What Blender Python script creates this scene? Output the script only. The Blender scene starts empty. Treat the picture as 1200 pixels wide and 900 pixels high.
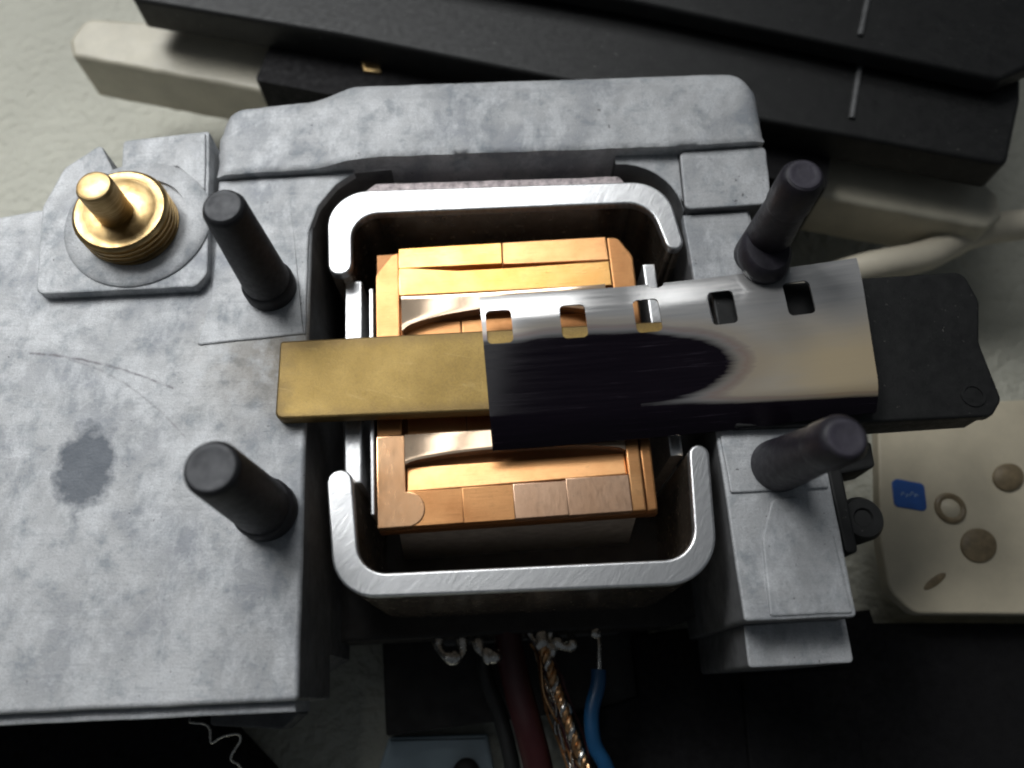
import bpy, bmesh, math, random
from mathutils import Vector, Matrix, noise
from mathutils.geometry import delaunay_2d_cdt

# ------------------------------------------------------------------ camera
S = 0.001                      # everything is written in millimetres
R4 = math.radians(4)           # the mechanism lies turned by 4 degrees under the camera
sc = bpy.context.scene
C = sc.collection
cam = bpy.data.cameras.new('camera')
cam.sensor_width = 36
cam.lens = 28.5
cam.clip_start = 0.002
cam.clip_end = 5
camo = bpy.data.objects.new('camera', cam)
C.objects.link(camo)
camo.location = (0, -18.146*S, 46.591*S)
camo.rotation_euler = (math.radians(21.28), 0, 0)
cam.dof.use_dof = True
cam.dof.focus_distance = 50.0*S
cam.dof.aperture_fstop = 34
sc.camera = camo

# ------------------------------------------------------------------ light
w = bpy.data.worlds.new('World')
sc.world = w
w.use_nodes = True
w.node_tree.nodes['Background'].inputs['Color'].default_value = (0.80, 0.90, 1.0, 1)
w.node_tree.nodes['Background'].inputs['Strength'].default_value = 0.085

def area(name, loc, target, sx, sy, power, color, spread=180):
    l = bpy.data.lights.new(name, 'AREA')
    l.shape = 'RECTANGLE'
    l.size = sx*S
    l.size_y = sy*S
    l.energy = power
    l.color = color
    l.spread = math.radians(spread)
    o = bpy.data.objects.new(name, l)
    C.objects.link(o)
    o.location = Vector(loc)*S
    d = (Vector(target) - Vector(loc)).normalized()
    o.rotation_euler = d.to_track_quat('-Z', 'Y').to_euler()
    return o
WC = (0.97, 0.99, 1.0)
area('window_pane_light', (-29.5, 135, 260), (-29.5, 0, 0), 11, 190, 0.03, WC)
area('window_pane_light', (-12, 135, 260), (-12, 0, 0), 14, 190, 0.03, WC)
area('side_fill_light', (-130, 110, 170), (-52, 16, 0), 120, 120, 0.062, WC, 42)  # added soft fill; narrow spread leaves the right side dimmer
area('north_fill_light', (-60, 235, 250), (-60, 22, 0), 170, 110, 0.036, WC, 46)  # added unseen light that brightens the bracket rims

vs = sc.view_settings
vs.view_transform = 'Standard'
vs.look = 'None'
vs.exposure = -0.42
vs.gamma = 1
sc.cycles.use_denoising = True
sc.cycles.max_bounces = 8
sc.cycles.pixel_filter_type = 'GAUSSIAN'
sc.cycles.filter_width = 2.3

# ------------------------------------------------------------------ materials
class NT:
    def __init__(s, name):
        s.m = bpy.data.materials.new(name)
        s.m.use_nodes = True
        s.t = s.m.node_tree
        s.b = s.t.nodes['Principled BSDF']
        tc = s.n('ShaderNodeTexCoord')
        mp = s.n('ShaderNodeMapping')
        mp.inputs['Scale'].default_value = (1000, 1000, 1000)
        s.l(tc.outputs['Object'], mp.inputs['Vector'])
        s.co = mp.outputs['Vector']          # millimetres
    def n(s, k, **kw):
        x = s.t.nodes.new(k)
        for a, v in kw.items():
            setattr(x, a, v)
        return x
    def l(s, a, b):
        s.t.links.new(a, b)
    def stretch(s, sx, sy, sz, rot=0):
        if rot:
            r = s.n('ShaderNodeMapping')
            r.inputs['Rotation'].default_value = (0, 0, rot)
            s.l(s.co, r.inputs['Vector'])
            src = r.outputs['Vector']
        else:
            src = s.co
        mp = s.n('ShaderNodeMapping')
        mp.inputs['Scale'].default_value = (sx, sy, sz)
        s.l(src, mp.inputs['Vector'])
        return mp.outputs['Vector']
    def noise(s, scale, detail=4, rough=0.6, vec=None, dist=0):
        x = s.n('ShaderNodeTexNoise')
        x.inputs['Scale'].default_value = scale
        x.inputs['Detail'].default_value = detail
        x.inputs['Roughness'].default_value = rough
        x.inputs['Distortion'].default_value = dist
        s.l(vec or s.co, x.inputs['Vector'])
        return x.outputs['Fac']
    def ramp(s, fac, *stops):
        r = s.n('ShaderNodeValToRGB')
        e = r.color_ramp.elements
        while len(e) < len(stops):
            e.new(0.5)
        for el, (p, c) in zip(e, stops):
            el.position = p
            el.color = (c, c, c, 1) if isinstance(c, (int, float)) else (*c, 1)
        s.l(fac, r.inputs['Fac'])
        return r.outputs['Color']
    def mix(s, fac, a, b, mode='MIX'):
        x = s.n('ShaderNodeMix', data_type='RGBA', blend_type=mode)
        for inp, v in ((x.inputs[0], fac), (x.inputs[6], a), (x.inputs[7], b)):
            if hasattr(v, 'links'):
                s.l(v, inp)
            elif isinstance(v, (int, float)):
                inp.default_value = v if inp is x.inputs[0] else (v, v, v, 1)
            else:
                inp.default_value = (*v, 1)
        return x.outputs[2]
    def math(s, op, a, b=None, c=None):
        x = s.n('ShaderNodeMath', operation=op)
        for i, v in enumerate((a, b, c)):
            if v is None:
                continue
            if hasattr(v, 'links'):
                s.l(v, x.inputs[i])
            else:
                x.inputs[i].default_value = v
        return x.outputs[0]
    def set(s, **kw):
        for k, v in kw.items():
            inp = s.b.inputs[k.replace('_', ' ')]
            if hasattr(v, 'links'):
                s.l(v, inp)
            elif isinstance(v, tuple):
                inp.default_value = (*v, 1)
            else:
                inp.default_value = v
        return s
    def bump(s, h, dist, strength=0.5):
        x = s.n('ShaderNodeBump')
        x.inputs['Distance'].default_value = dist*S
        x.inputs['Strength'].default_value = strength
        s.l(h, x.inputs['Height'])
        s.l(x.outputs['Normal'], s.b.inputs['Normal'])

M = {}
def zinc(name, stain=False, light=1.0):
    t = NT(name)
    L_ = lambda *c: tuple(light*v for v in c)
    n1 = t.noise(0.13, 5, 0.58, dist=0.5)
    n2 = t.noise(0.6, 9, 0.74, dist=0.2)
    n3 = t.noise(6, 4, 0.65)
    n4 = t.noise(0.4, 9, 0.74, t.stretch(1.2, 0.7, 1, 0.15), 0.2)
    c = t.ramp(n1, (0.36, L_(0.33, 0.345, 0.37)), (0.50, L_(0.48, 0.485, 0.49)), (0.62, L_(0.61, 0.615, 0.62)))
    c = t.mix(t.ramp(n2, (0.50, 0.0), (0.66, 0.7)), c, L_(0.25, 0.285, 0.315))
    c = t.mix(t.ramp(n4, (0.47, 0.0), (0.62, 0.75)), c, L_(0.71, 0.72, 0.73))
    c = t.mix(t.ramp(n3, (0.30, 0.4), (0.43, 0.0)), c, L_(0.22, 0.22, 0.24))
    c = t.mix(t.ramp(t.noise(14, 3, 0.7), (0.40, 0.35), (0.54, 0.0)), c, L_(0.26, 0.265, 0.28))
    mill = t.noise(2.2, 3, 0.6, t.stretch(0.06, 2.4, 1, 0.06))
    c = t.mix(t.ramp(mill, (0.54, 0.0), (0.72, 0.28)), c, L_(0.30, 0.31, 0.33))
    pit = t.ramp(t.noise(2.1, 3, 0.6), (0.70, 0.0), (0.74, 0.85))
    c = t.mix(pit, c, L_(0.12, 0.115, 0.12))
    rub = t.ramp(t.noise(1.6, 4, 0.6, t.stretch(0.15, 1.8, 1, -0.7), 0.6), (0.64, 0.0), (0.74, 0.35))
    c = t.mix(rub, c, L_(0.70, 0.70, 0.71))
    rough = t.ramp(n2, (0.35, 0.46), (0.65, 0.66))
    if stain:
        sp = t.n('ShaderNodeSeparateXYZ')
        t.l(t.co, sp.inputs[0])
        x, y = sp.outputs['X'], sp.outputs['Y']
        wob = t.math('MULTIPLY', t.math('SUBTRACT', t.noise(0.9, 4, 0.6), 0.5), 1.0)
        dx = t.math('DIVIDE', t.math('ADD', x, 25.6), 1.95)
        dy = t.math('DIVIDE', t.math('ADD', y, 3.5), 3.05)
        d = t.math('ADD', t.math('SQRT', t.math('ADD', t.math('MULTIPLY', dx, dx), t.math('MULTIPLY', dy, dy))), wob)
        c = t.mix(t.ramp(d, (0.70, 0.9), (1.10, 0.0)), c, (0.085, 0.098, 0.118))
        # two long thin scratches
        for a, b, k, x0, x1 in ((4.15, -0.145, -0.021, -30, -20.8), (4.0, -0.06, -0.055, -27.5, -19.8)):
            u = t.math('ADD', x, 29.8)
            f = t.math('ADD', t.math('ADD', a, t.math('MULTIPLY', u, b)), t.math('MULTIPLY', t.math('MULTIPLY', u, u), k))
            f = t.math('ADD', f, t.math('MULTIPLY', wob, 0.25))
            dd = t.math('ABSOLUTE', t.math('SUBTRACT', y, f))
            inx = t.math('MULTIPLY', t.math('GREATER_THAN', x, x0), t.math('LESS_THAN', x, x1))
            mk = t.math('MULTIPLY', t.ramp(t.noise(1.1, 4, 0.7), (0.38, 0.15), (0.6, 1.0)), t.ramp(dd, (0.02, 0.95 if k > -0.03 else 0.5), (0.13, 0.0)))
            mk = t.math('MULTIPLY', mk, inx)
            c = t.mix(mk, c, (0.16, 0.15, 0.16))
        # brown grime towards the pocket and the lug
        g = t.noise(0.5, 5, 0.65)
        gx = t.ramp(t.math('ADD', t.math('DIVIDE', t.math('ADD', x, 26), 14), 0.0), (0.35, 0.0), (0.95, 1.0))
        gy = t.ramp(t.math('DIVIDE', t.math('ABSOLUTE', t.math('SUBTRACT', y, 2.8)), 6.0), (0.1, 1.0), (0.95, 0.0))
        mk = t.math('MULTIPLY', t.math('MULTIPLY', gx, gy), t.ramp(g, (0.34, 0.1), (0.54, 0.95)))
        c = t.mix(mk, c, (0.20, 0.165, 0.115))
    t.set(Base_Color=c, Metallic=0.18, Roughness=rough)
    h = t.math('ADD', t.math('MULTIPLY', n2, 0.6), t.math('MULTIPLY', n3, 0.4))
    t.bump(h, 0.14, 0.6)
    M[name] = t.m
zinc('zinc_plate', stain=True, light=0.9)
zinc('zinc', light=0.92)

def simple(name, col, metallic=0.0, rough=0.5, var=0.25, vs_=1.5, bump=0.03, spec=None, bs=8):
    t = NT(name)
    n1 = t.noise(vs_, 5, 0.65)
    dark = tuple(v*(1 - var) for v in col)
    lite = tuple(min(1, v*(1 + var)) for v in col)
    t.set(Base_Color=t.ramp(n1, (0.3, dark), (0.7, lite)), Metallic=metallic, Roughness=t.ramp(t.noise(vs_*2.3, 4), (0.3, max(0.02, rough*0.8)), (0.7, min(1, rough*1.2))))
    if spec is not None:
        t.set(Specular_IOR_Level=spec)
    if bump:
        t.bump(t.noise(bs, 4, 0.6), bump, 0.5)
    M[name] = t.m
simple('rubber_end', (0.075, 0.076, 0.082), 0, 0.6, 0.25, 1.0, 0.04, bs=7)
simple('rubber_violet', (0.015, 0.0125, 0.019), 0, 0.5, 0.35, 1.0, 0.04, bs=6)
simple('rubber_violet_end', (0.045, 0.040, 0.054), 0, 0.55, 0.3, 1.0, 0.05, bs=5)
simple('rubber', (0.012, 0.0118, 0.014), 0, 0.55, 0.3, 1.2, 0.03, bs=9)
t = NT('black_plastic')
n1 = t.noise(0.8, 5, 0.65)
c = t.ramp(n1, (0.3, (0.008, 0.008, 0.008)), (0.7, (0.016, 0.016, 0.0155)))
dust = t.ramp(t.noise(3.4, 2, 0.6), (0.72, 0.0), (0.76, 0.45))
lint = t.ramp(t.noise(1.5, 3, 0.6, t.stretch(0.35, 3.0, 1, 0.9), 2.0), (0.72, 0.0), (0.75, 0.35))
c = t.mix(dust, c, (0.22, 0.21, 0.19))
c = t.mix(lint, c, (0.16, 0.16, 0.15))
t.set(Base_Color=c, Roughness=t.ramp(t.noise(2, 4), (0.3, 0.42), (0.7, 0.6)), Specular_IOR_Level=0.35)
t.bump(t.noise(10, 4, 0.6), 0.03, 0.5)
M['black_plastic'] = t.m
simple('black_matte', (0.007, 0.0065, 0.007), 0, 0.75, 0.3, 0.8, 0.05, spec=0.2)
simple('dark_brown', (0.016, 0.013, 0.011), 0, 0.6, 0.35, 0.5, 0.05)
simple('dark_grey', (0.009, 0.009, 0.010), 0.0, 0.6, 0.3, 0.6, 0.04)
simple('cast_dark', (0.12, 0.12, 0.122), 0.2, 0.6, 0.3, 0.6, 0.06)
simple('beige', (0.50, 0.46, 0.36), 0, 0.42, 0.12, 0.35, 0.05)
simple('cream_plate', (0.58, 0.51, 0.375), 0, 0.5, 0.10, 0.3, 0.03)
simple('cable_white', (0.62, 0.56, 0.44), 0, 0.45, 0.10, 0.3, 0.02)
simple('solder', (0.62, 0.60, 0.56), 1.0, 0.25, 0.3, 2.0, 0.10, bs=3)
simple('blue_wire', (0.006, 0.06, 0.15), 0, 0.4, 0.15, 0.6, 0.0)
simple('red_wire', (0.035, 0.004, 0.005), 0, 0.45, 0.2, 0.6, 0.0)
simple('bare_copper', (0.62, 0.36, 0.18), 1.0, 0.3, 0.3, 1.5, 0.05, bs=4)
simple('blue_mark', (0.02, 0.09, 0.33), 0, 0.6, 0.2, 0.8, 0.0)
simple('pale_mark', (0.30, 0.42, 0.60), 0, 0.6, 0.1, 0.8, 0.0)
simple('brown_pad', (0.20, 0.15, 0.085), 0.0, 0.5, 0.3, 1.5, 0.1, bs=2)
simple('pale_blue', (0.34, 0.42, 0.46), 0, 0.35, 0.08, 0.3, 0.02)
simple('steel_dark', (0.21, 0.21, 0.21), 0.2, 0.42, 0.3, 1.2, 0.05, bs=5)
simple('felt', (0.46, 0.40, 0.40), 0.4, 0.6, 0.55, 2.2, 0.12, bs=4)

t = NT('table_top')
n1 = t.noise(0.08, 4)
t.set(Base_Color=t.ramp(n1, (0.3, (0.47, 0.46, 0.385)), (0.7, (0.54, 0.53, 0.445))), Roughness=0.55)
t.bump(t.noise(1.0, 4, 0.55), 1.0, 0.65)
M['table'] = t.m

t = NT('brass_satin')
g = t.noise(9, 4, 0.7)
b = t.noise(0.45, 4, 0.6)
c = t.ramp(b, (0.3, (0.25, 0.165, 0.048)), (0.7, (0.37, 0.255, 0.085)))
c = t.mix(t.ramp(g, (0.35, 0.5), (0.6, 0.0)), c, (0.13, 0.085, 0.032))
sp = t.n('ShaderNodeSeparateXYZ')
t.l(t.co, sp.inputs[0])
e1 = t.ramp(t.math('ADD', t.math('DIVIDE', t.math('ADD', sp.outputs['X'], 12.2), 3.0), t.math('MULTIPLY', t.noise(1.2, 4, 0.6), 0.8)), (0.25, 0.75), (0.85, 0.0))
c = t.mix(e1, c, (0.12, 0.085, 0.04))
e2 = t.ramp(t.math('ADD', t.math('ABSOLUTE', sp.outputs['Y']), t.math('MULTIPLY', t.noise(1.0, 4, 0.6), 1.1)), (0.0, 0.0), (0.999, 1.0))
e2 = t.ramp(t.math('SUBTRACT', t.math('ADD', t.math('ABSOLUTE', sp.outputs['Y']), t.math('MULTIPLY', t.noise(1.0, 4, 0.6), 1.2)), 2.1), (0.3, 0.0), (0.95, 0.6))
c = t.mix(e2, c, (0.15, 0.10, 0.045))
c = t.mix(t.ramp(t.noise(1.2, 5, 0.7, t.stretch(0.3, 2.5, 1, 0.3), 0.8), (0.6, 0.0), (0.72, 0.4)), c, (0.50, 0.38, 0.17))
t.set(Base_Color=c, Metallic=0.75, Roughness=t.ramp(g, (0.3, 0.42), (0.7, 0.56)))
t.bump(g, 0.03, 0.5)
M['brass_satin'] = t.m

t = NT('brass_turned')
sx = t.noise(4, 3, 0.6, t.stretch(0.2, 0.2, 3.0))
t.set(Base_Color=t.ramp(sx, (0.3, (0.33, 0.215, 0.09)), (0.7, (0.58, 0.42, 0.21))), Metallic=1.0, Roughness=t.ramp(t.noise(1.5, 4), (0.3, 0.30), (0.7, 0.5)))
t.bump(sx, 0.03, 0.5)
M['brass_turned'] = t.m

def copper(name, a, b, rough, sx=0.25, sy=5.0, bump=0.012, metallic=0.9, grain=0.3, fleck=0.45):
    t = NT(name)
    v = t.stretch(sx, sy, sy)
    n1 = t.noise(2.4, 5, 0.7, v)
    n2 = t.noise(0.35, 6, 0.65)
    c = t.mix(t.ramp(n2, (0.36, 0.0), (0.64, 1.0)), a, b)
    c = t.mix(t.ramp(t.noise(1.4, 6, 0.72), (0.56, 0.0), (0.74, 0.4)), c, tuple(q*0.45 for q in a))
    c = t.mix(t.ramp(n1, (0.30, grain), (0.46, 0.0)), c, tuple(q*0.55 for q in a))
    c = t.mix(t.ramp(t.noise(7, 4, 0.7), (0.60, 0.0), (0.75, fleck)), c, tuple(min(1, q*1.4) for q in b))
    t.set(Base_Color=c, Metallic=metallic, Roughness=t.ramp(n1, (0.3, rough*1.2), (0.7, rough*0.85)))
    if bump:
        t.bump(n1, bump, 0.6)
    M[name] = t.m
copper('copper_face', (0.66, 0.31, 0.12), (0.80, 0.43, 0.19), 0.33)
copper('copper_gold', (0.80, 0.40, 0.11), (0.90, 0.52, 0.19), 0.30)  # bounce light from the bracket put into this brighter gold
copper('copper_pale', (0.62, 0.38, 0.24), (0.74, 0.48, 0.32), 0.33, 1.5, 0.5)  # reflected window light put into this paler colour
copper('copper_satin', (0.70, 0.38, 0.19), (0.80, 0.49, 0.28), 0.24, 2.0, 0.4, 0.0, 0.9, 0.12, 0.1)
copper('copper_brown', (0.52, 0.235, 0.09), (0.68, 0.34, 0.14), 0.35)
copper('copper_dark', (0.26, 0.12, 0.05), (0.34, 0.165, 0.07), 0.42)
copper('copper_polished', (0.88, 0.64, 0.44), (0.92, 0.70, 0.50), 0.07, 3.0, 0.3, 0.0, 0.7, 0.1)

t = NT('steel_rim')
v = t.stretch(0.5, 3.2, 1.0, math.radians(-62))
n1 = t.noise(1.6, 4, 0.65, v)
n2 = t.noise(0.5, 5, 0.6)
n5 = t.noise(1.2, 5, 0.7, t.stretch(0.4, 2.6, 1.0, math.radians(-40)))
mx = t.n('ShaderNodeMix', data_type='FLOAT')
t.l(t.ramp(n2, (0.4, 0.0), (0.6, 1.0)), mx.inputs[0])
t.l(n1, mx.inputs[2])
t.l(n5, mx.inputs[3])
n1 = mx.outputs[0]
c = t.ramp(n1, (0.3, (0.50, 0.50, 0.51)), (0.55, (0.74, 0.74, 0.74)), (0.75, (0.84, 0.84, 0.83)))
t.set(Base_Color=c, Metallic=0.9, Roughness=t.ramp(n1, (0.3, 0.40), (0.7, 0.28)))
t.bump(n1, 0.03, 0.5)
M['steel_rim'] = t.m
simple('steel_wall', (0.62, 0.50, 0.39), 0.95, 0.24, 0.25, 0.8, 0.006, bs=5)  # warm tint puts the copper's reflection into the steel colour

t = NT('film_base')
v = t.stretch(0.12, 4.0, 1.0)
n1 = t.noise(1.3, 5, 0.7, v)
at = t.n('ShaderNodeAttribute', attribute_name='dark_reflection')  # mask of the dark reflection painted on the film
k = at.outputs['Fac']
sp = t.n('ShaderNodeSeparateXYZ')
t.l(t.co, sp.inputs[0])
tan = t.math('MULTIPLY', t.ramp(t.math('DIVIDE', sp.outputs['X'], 12.0), (0.1, 0.0), (0.8, 1.0)), t.ramp(t.math('MULTIPLY', t.math('SUBTRACT', 4.0, sp.outputs['Y']), 0.125), (0.15, 0.0), (0.6, 1.0)))  # beige reflection put into the colour towards the lower right
tan = t.math('MULTIPLY', tan, t.ramp(t.noise(0.25, 4, 0.6, t.stretch(0.5, 2.0, 1)), (0.3, 0.45), (0.6, 1.0)))
base = t.ramp(n1, (0.3, (0.43, 0.425, 0.42)), (0.7, (0.52, 0.51, 0.50)))
base = t.mix(tan, base, (0.72, 0.58, 0.38))
dark_refl = t.ramp(n1, (0.35, (0.004, 0.0028, 0.005)), (0.62, (0.006, 0.004, 0.007)), (0.78, (0.045, 0.037, 0.05)))  # dark reflection as a film colour
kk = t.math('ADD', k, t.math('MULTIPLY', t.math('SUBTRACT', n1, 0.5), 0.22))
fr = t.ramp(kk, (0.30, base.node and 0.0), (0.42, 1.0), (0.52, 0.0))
c = t.mix(t.ramp(kk, (0.30, 0.0), (0.64, 1.0)), base, dark_refl)
c = t.mix(t.ramp(kk, (0.0, 0.0), (0.28, 0.45), (0.45, 0.0)), c, (0.46, 0.36, 0.24))  # tan reflection painted as a fringe around the dark area
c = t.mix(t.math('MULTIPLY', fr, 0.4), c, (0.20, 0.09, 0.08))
t.set(Base_Color=c, Metallic=t.ramp(kk, (0.36, 0.5), (0.6, 0.0)), Roughness=t.ramp(n1, (0.3, 0.07), (0.7, 0.16)), Specular_IOR_Level=0.2)
t.bump(n1, 0.004, 0.5)
M['film'] = t.m

# ------------------------------------------------------------------ mesh helpers (millimetres)
random.seed(7)
def rounded(pts, n=6):
    """pts: (x, y[, r]) corners; returns the outline with filleted corners"""
    out = []
    N = len(pts)
    for i, p in enumerate(pts):
        r = p[2] if len(p) > 2 else 0
        P = Vector(p[:2])
        if r <= 0:
            out.append((P.x, P.y))
            continue
        A = Vector(pts[i-1][:2]) - P
        B = Vector(pts[(i+1) % N][:2]) - P
        la, lb = A.length, B.length
        A.normalize()
        B.normalize()
        ang = math.acos(max(-1, min(1, A.dot(B))))
        if ang > math.pi - 0.02:
            out.append((P.x, P.y))
            continue
        d = min(r/math.tan(ang/2), la*0.49, lb*0.49)
        rr = d*math.tan(ang/2)
        cen = P + (A + B).normalized()*(rr/math.sin(ang/2))
        a0 = P + A*d - cen
        a1 = P + B*d - cen
        t0, t1 = math.atan2(a0.y, a0.x), math.atan2(a1.y, a1.x)
        dt = (t1 - t0 + math.pi) % (2*math.pi) - math.pi
        for k in range(n + 1):
            a = t0 + dt*k/n
            out.append((cen.x + rr*math.cos(a), cen.y + rr*math.sin(a)))
    return out
def rough_line(pts, step=1.0, amp=0.04):
    out = []
    N = len(pts)
    for i in range(N):
        a, b = Vector(pts[i]), Vector(pts[(i+1) % N])
        k = max(1, int((b - a).length/step))
        for j in range(k):
            q = a.lerp(b, j/k)
            v = noise.noise_vector(Vector((q.x*0.8, q.y*0.8, 3.1)))
            out.append((q.x + v.x*amp, q.y + v.y*amp))
    return out
def area2(p):
    return sum(p[i-1][0]*p[i][1] - p[i][0]*p[i-1][1] for i in range(len(p)))
def inset_dirs(pts):
    """inward mitre direction for each corner of a counter-clockwise outline"""
    out = []
    n = len(pts)
    for i in range(n):
        p, a, b = Vector(pts[i]), Vector(pts[i-1]), Vector(pts[(i+1) % n])
        d1, d2 = (p - a).normalized(), (b - p).normalized()
        n1, n2 = Vector((-d1.y, d1.x)), Vector((-d2.y, d2.x))
        m = n1 + n2
        if m.length < 1e-4:
            m = n1
        m.normalize()
        out.append(m/max(0.6, m.dot(n1)))
    return out
def prism(bm, pts, z0, z1, bev=0.0, seg=3, zf=None, side=0):
    pts = [p for i, p in enumerate(pts) if (Vector(p) - Vector(pts[i-1])).length > 1e-4]
    if area2(pts) < 0:
        pts = pts[::-1]
    n = len(pts)
    dirs = inset_dirs(pts)
    top = (lambda x, y: z1) if zf is None else zf
    rings = [[bm.verts.new((x, y, z0)) for x, y in pts]]
    ks = range(seg + 1) if bev else (0,)
    for k in ks:
        a = (k/seg)*math.pi/2 if bev else 0
        ins, dz = bev*(1 - math.cos(a)), (bev*(math.sin(a) - 1) if bev else 0)
        rings.append([bm.verts.new((x + d.x*ins, y + d.y*ins, top(x, y) + dz)) for (x, y), d in zip(pts, dirs)])
    if bev:
        rings.append([bm.verts.new((x + d.x*(bev + .03), y + d.y*(bev + .03), top(x, y))) for (x, y), d in zip(pts, dirs)])
    bm.faces.new(rings[0][::-1]).material_index = side
    bm.faces.new(rings[-1])
    for q, (A, Bq) in enumerate(zip(rings, rings[1:])):
        for i in range(n):
            f = bm.faces.new((A[i], A[(i+1) % n], Bq[(i+1) % n], Bq[i]))
            if q == 0:
                f.material_index = side
    return bm
def box(bm, x0, x1, y0, y1, z0, z1, bev=0.0, seg=2):
    return prism(bm, [(x0, y0), (x1, y0), (x1, y1), (x0, y1)], z0, z1, bev, seg)
def lathe(bm, prof, cx, cy, seg=48):
    rings = []
    for r, z in prof:
        if r < 1e-6:
            rings.append([bm.verts.new((cx, cy, z))])
        else:
            rings.append([bm.verts.new((cx + r*math.cos(2*math.pi*k/seg), cy + r*math.sin(2*math.pi*k/seg), z)) for k in range(seg)])
    for a, b in zip(rings, rings[1:]):
        for k in range(seg):
            k2 = (k + 1) % seg
            if len(a) == 1 and len(b) == 1:
                continue
            if len(a) == 1:
                bm.faces.new((a[0], b[k2], b[k]))
            elif len(b) == 1:
                bm.faces.new((a[k], a[k2], b[0]))
            else:
                bm.faces.new((a[k], a[k2], b[k2], b[k]))
    return bm
def spline(pts, n=8):
    P = [Vector(p) for p in pts]
    P = [2*P[0] - P[1]] + P + [2*P[-1] - P[-2]]
    out = []
    for i in range(1, len(P) - 2):
        for k in range(n):
            t_ = k/n
            a, b, c_, d = P[i-1], P[i], P[i+1], P[i+2]
            out.append(0.5*((2*b) + (c_ - a)*t_ + (2*a - 5*b + 4*c_ - d)*t_*t_ + (3*b - a - 3*c_ + d)*t_**3))
    out.append(P[-2])
    return out
def tube(bm, path, r, seg=12, caps=True, rf=None):
    path = [Vector(p) for p in path]
    rings = []
    up = Vector((0.13, 0.21, 0.97)).normalized()
    for i, p in enumerate(path):
        d = (path[min(i+1, len(path)-1)] - path[max(i-1, 0)]).normalized()
        u = d.cross(up)
        if u.length < 1e-3:
            u = d.cross(Vector((1, 0, 0)))
        u.normalize()
        v = d.cross(u)
        up = (-v) if (-v).dot(up) > 0 else v
        rr = r if rf is None else rf(i/(len(path)-1))
        rings.append([bm.verts.new(p + (u*math.cos(2*math.pi*k/seg) + d.cross(u)*math.sin(2*math.pi*k/seg))*rr) for k in range(seg)])
    for a, b in zip(rings, rings[1:]):
        for k in range(seg):
            bm.faces.new((a[k], a[(k+1) % seg], b[(k+1) % seg], b[k]))
    if caps:
        bm.faces.new(rings[0][::-1])
        bm.faces.new(rings[-1])
    return bm

def place(o, loc):
    x, y, z = loc
    o.location = Vector((x*math.cos(R4) - y*math.sin(R4), x*math.sin(R4) + y*math.cos(R4), z))*S
    o.rotation_euler = (0, 0, R4)
def thing(name, label, cat, loc=(0, 0, 0), group=None):
    o = bpy.data.objects.new(name, None)
    o.empty_display_size = 0.002
    C.objects.link(o)
    place(o, loc)
    o['label'] = label
    o['category'] = cat
    o['loc'] = loc
    if group:
        o['group'] = group
    return o
def mesh(name, bm, mat, parent=None, loc=(0, 0, 0), smooth=38):
    """link a bmesh (absolute mm) as one object under parent, or on its own at loc"""
    root = parent
    while root is not None and root.parent is not None:
        root = root.parent
    base = Vector(root['loc']) if root is not None else Vector(loc)
    pl = Vector((0, 0, 0))
    bmesh.ops.recalc_face_normals(bm, faces=bm.faces[:])
    bmesh.ops.transform(bm, matrix=Matrix.Scale(S, 4) @ Matrix.Translation(-base), verts=bm.verts)
    me = bpy.data.meshes.new(name)
    bm.to_mesh(me)
    bm.free()
    for p in me.polygons:
        p.use_smooth = True
    me.set_sharp_from_angle(angle=math.radians(smooth))
    mats = mat if isinstance(mat, (list, tuple)) else [mat]
    for m_ in mats:
        me.materials.append(M[m_])
    o = bpy.data.objects.new(name, me)
    C.objects.link(o)
    if parent is not None:
        o.parent = parent
    else:
        place(o, loc)
        o['loc'] = loc
    return o
def tag(o, label, cat, group=None, kind=None):
    o['label'] = label
    o['category'] = cat
    if group:
        o['group'] = group
    return o
B = bmesh.new
def copy_tree(o, parent=None):
    c = o.copy()
    C.objects.link(c)
    c.parent = parent
    for ch in list(o.children):
        copy_tree(ch, c)
    return c

# ------------------------------------------------------------------ the setting: the table top
bm = B()
bm.faces.new([bm.verts.new(p) for p in ((-160, -160, -22), (160, -160, -22), (160, 160, -22), (-160, 160, -22))])
o = mesh('table_top', bm, 'table')
o['kind'] = 'structure'
o['label'] = 'off-white fine-textured table top under the mechanism'

# ------------------------------------------------------------------ the die-cast frame
fr_ = thing('cast_frame', 'grey die-cast zinc frame with oval stain, pocket and raised rib', 'metal frame')
pl = rounded([(-48, -16.4), (-12.7, -17.35, .3), (-12.55, 10.4), (-12.4, 16.3, 4.6), (-2.0, 16.75), (-2.0, 18), (-19, 18), (-19, 14.9), (-31, 14.8, .4), (-48, 12.4)], 8)
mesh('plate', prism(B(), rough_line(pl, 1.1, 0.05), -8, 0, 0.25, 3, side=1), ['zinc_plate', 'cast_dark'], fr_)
mesh('plate_base', prism(B(), [(-48, -16.2), (-17.2, -17.1), (-12.75, -14.6), (-12.7, 10.2), (-12.6, 15.0), (-48, 12)], -15, -7.9), 'cast_dark', fr_)
# dark-anodised lower edge strip of the plate
mesh('edge_lip', prism(B(), rough_line([(-48, -16.95), (-13.0, -17.9), (-13.0, -17.32), (-48, -16.37)], 1.2, .04), -4, -0.75, 0.12, 2), 'zinc', fr_)
mesh('foot', prism(B(), rounded([(-22, -18.3, .3), (-17.0, -18.9, .3), (-15.9, -18.0), (-15.9, -15.5), (-22, -15.5)]), -16, -13.5, 0.15, 2), 'cast_dark', fr_)
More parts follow.
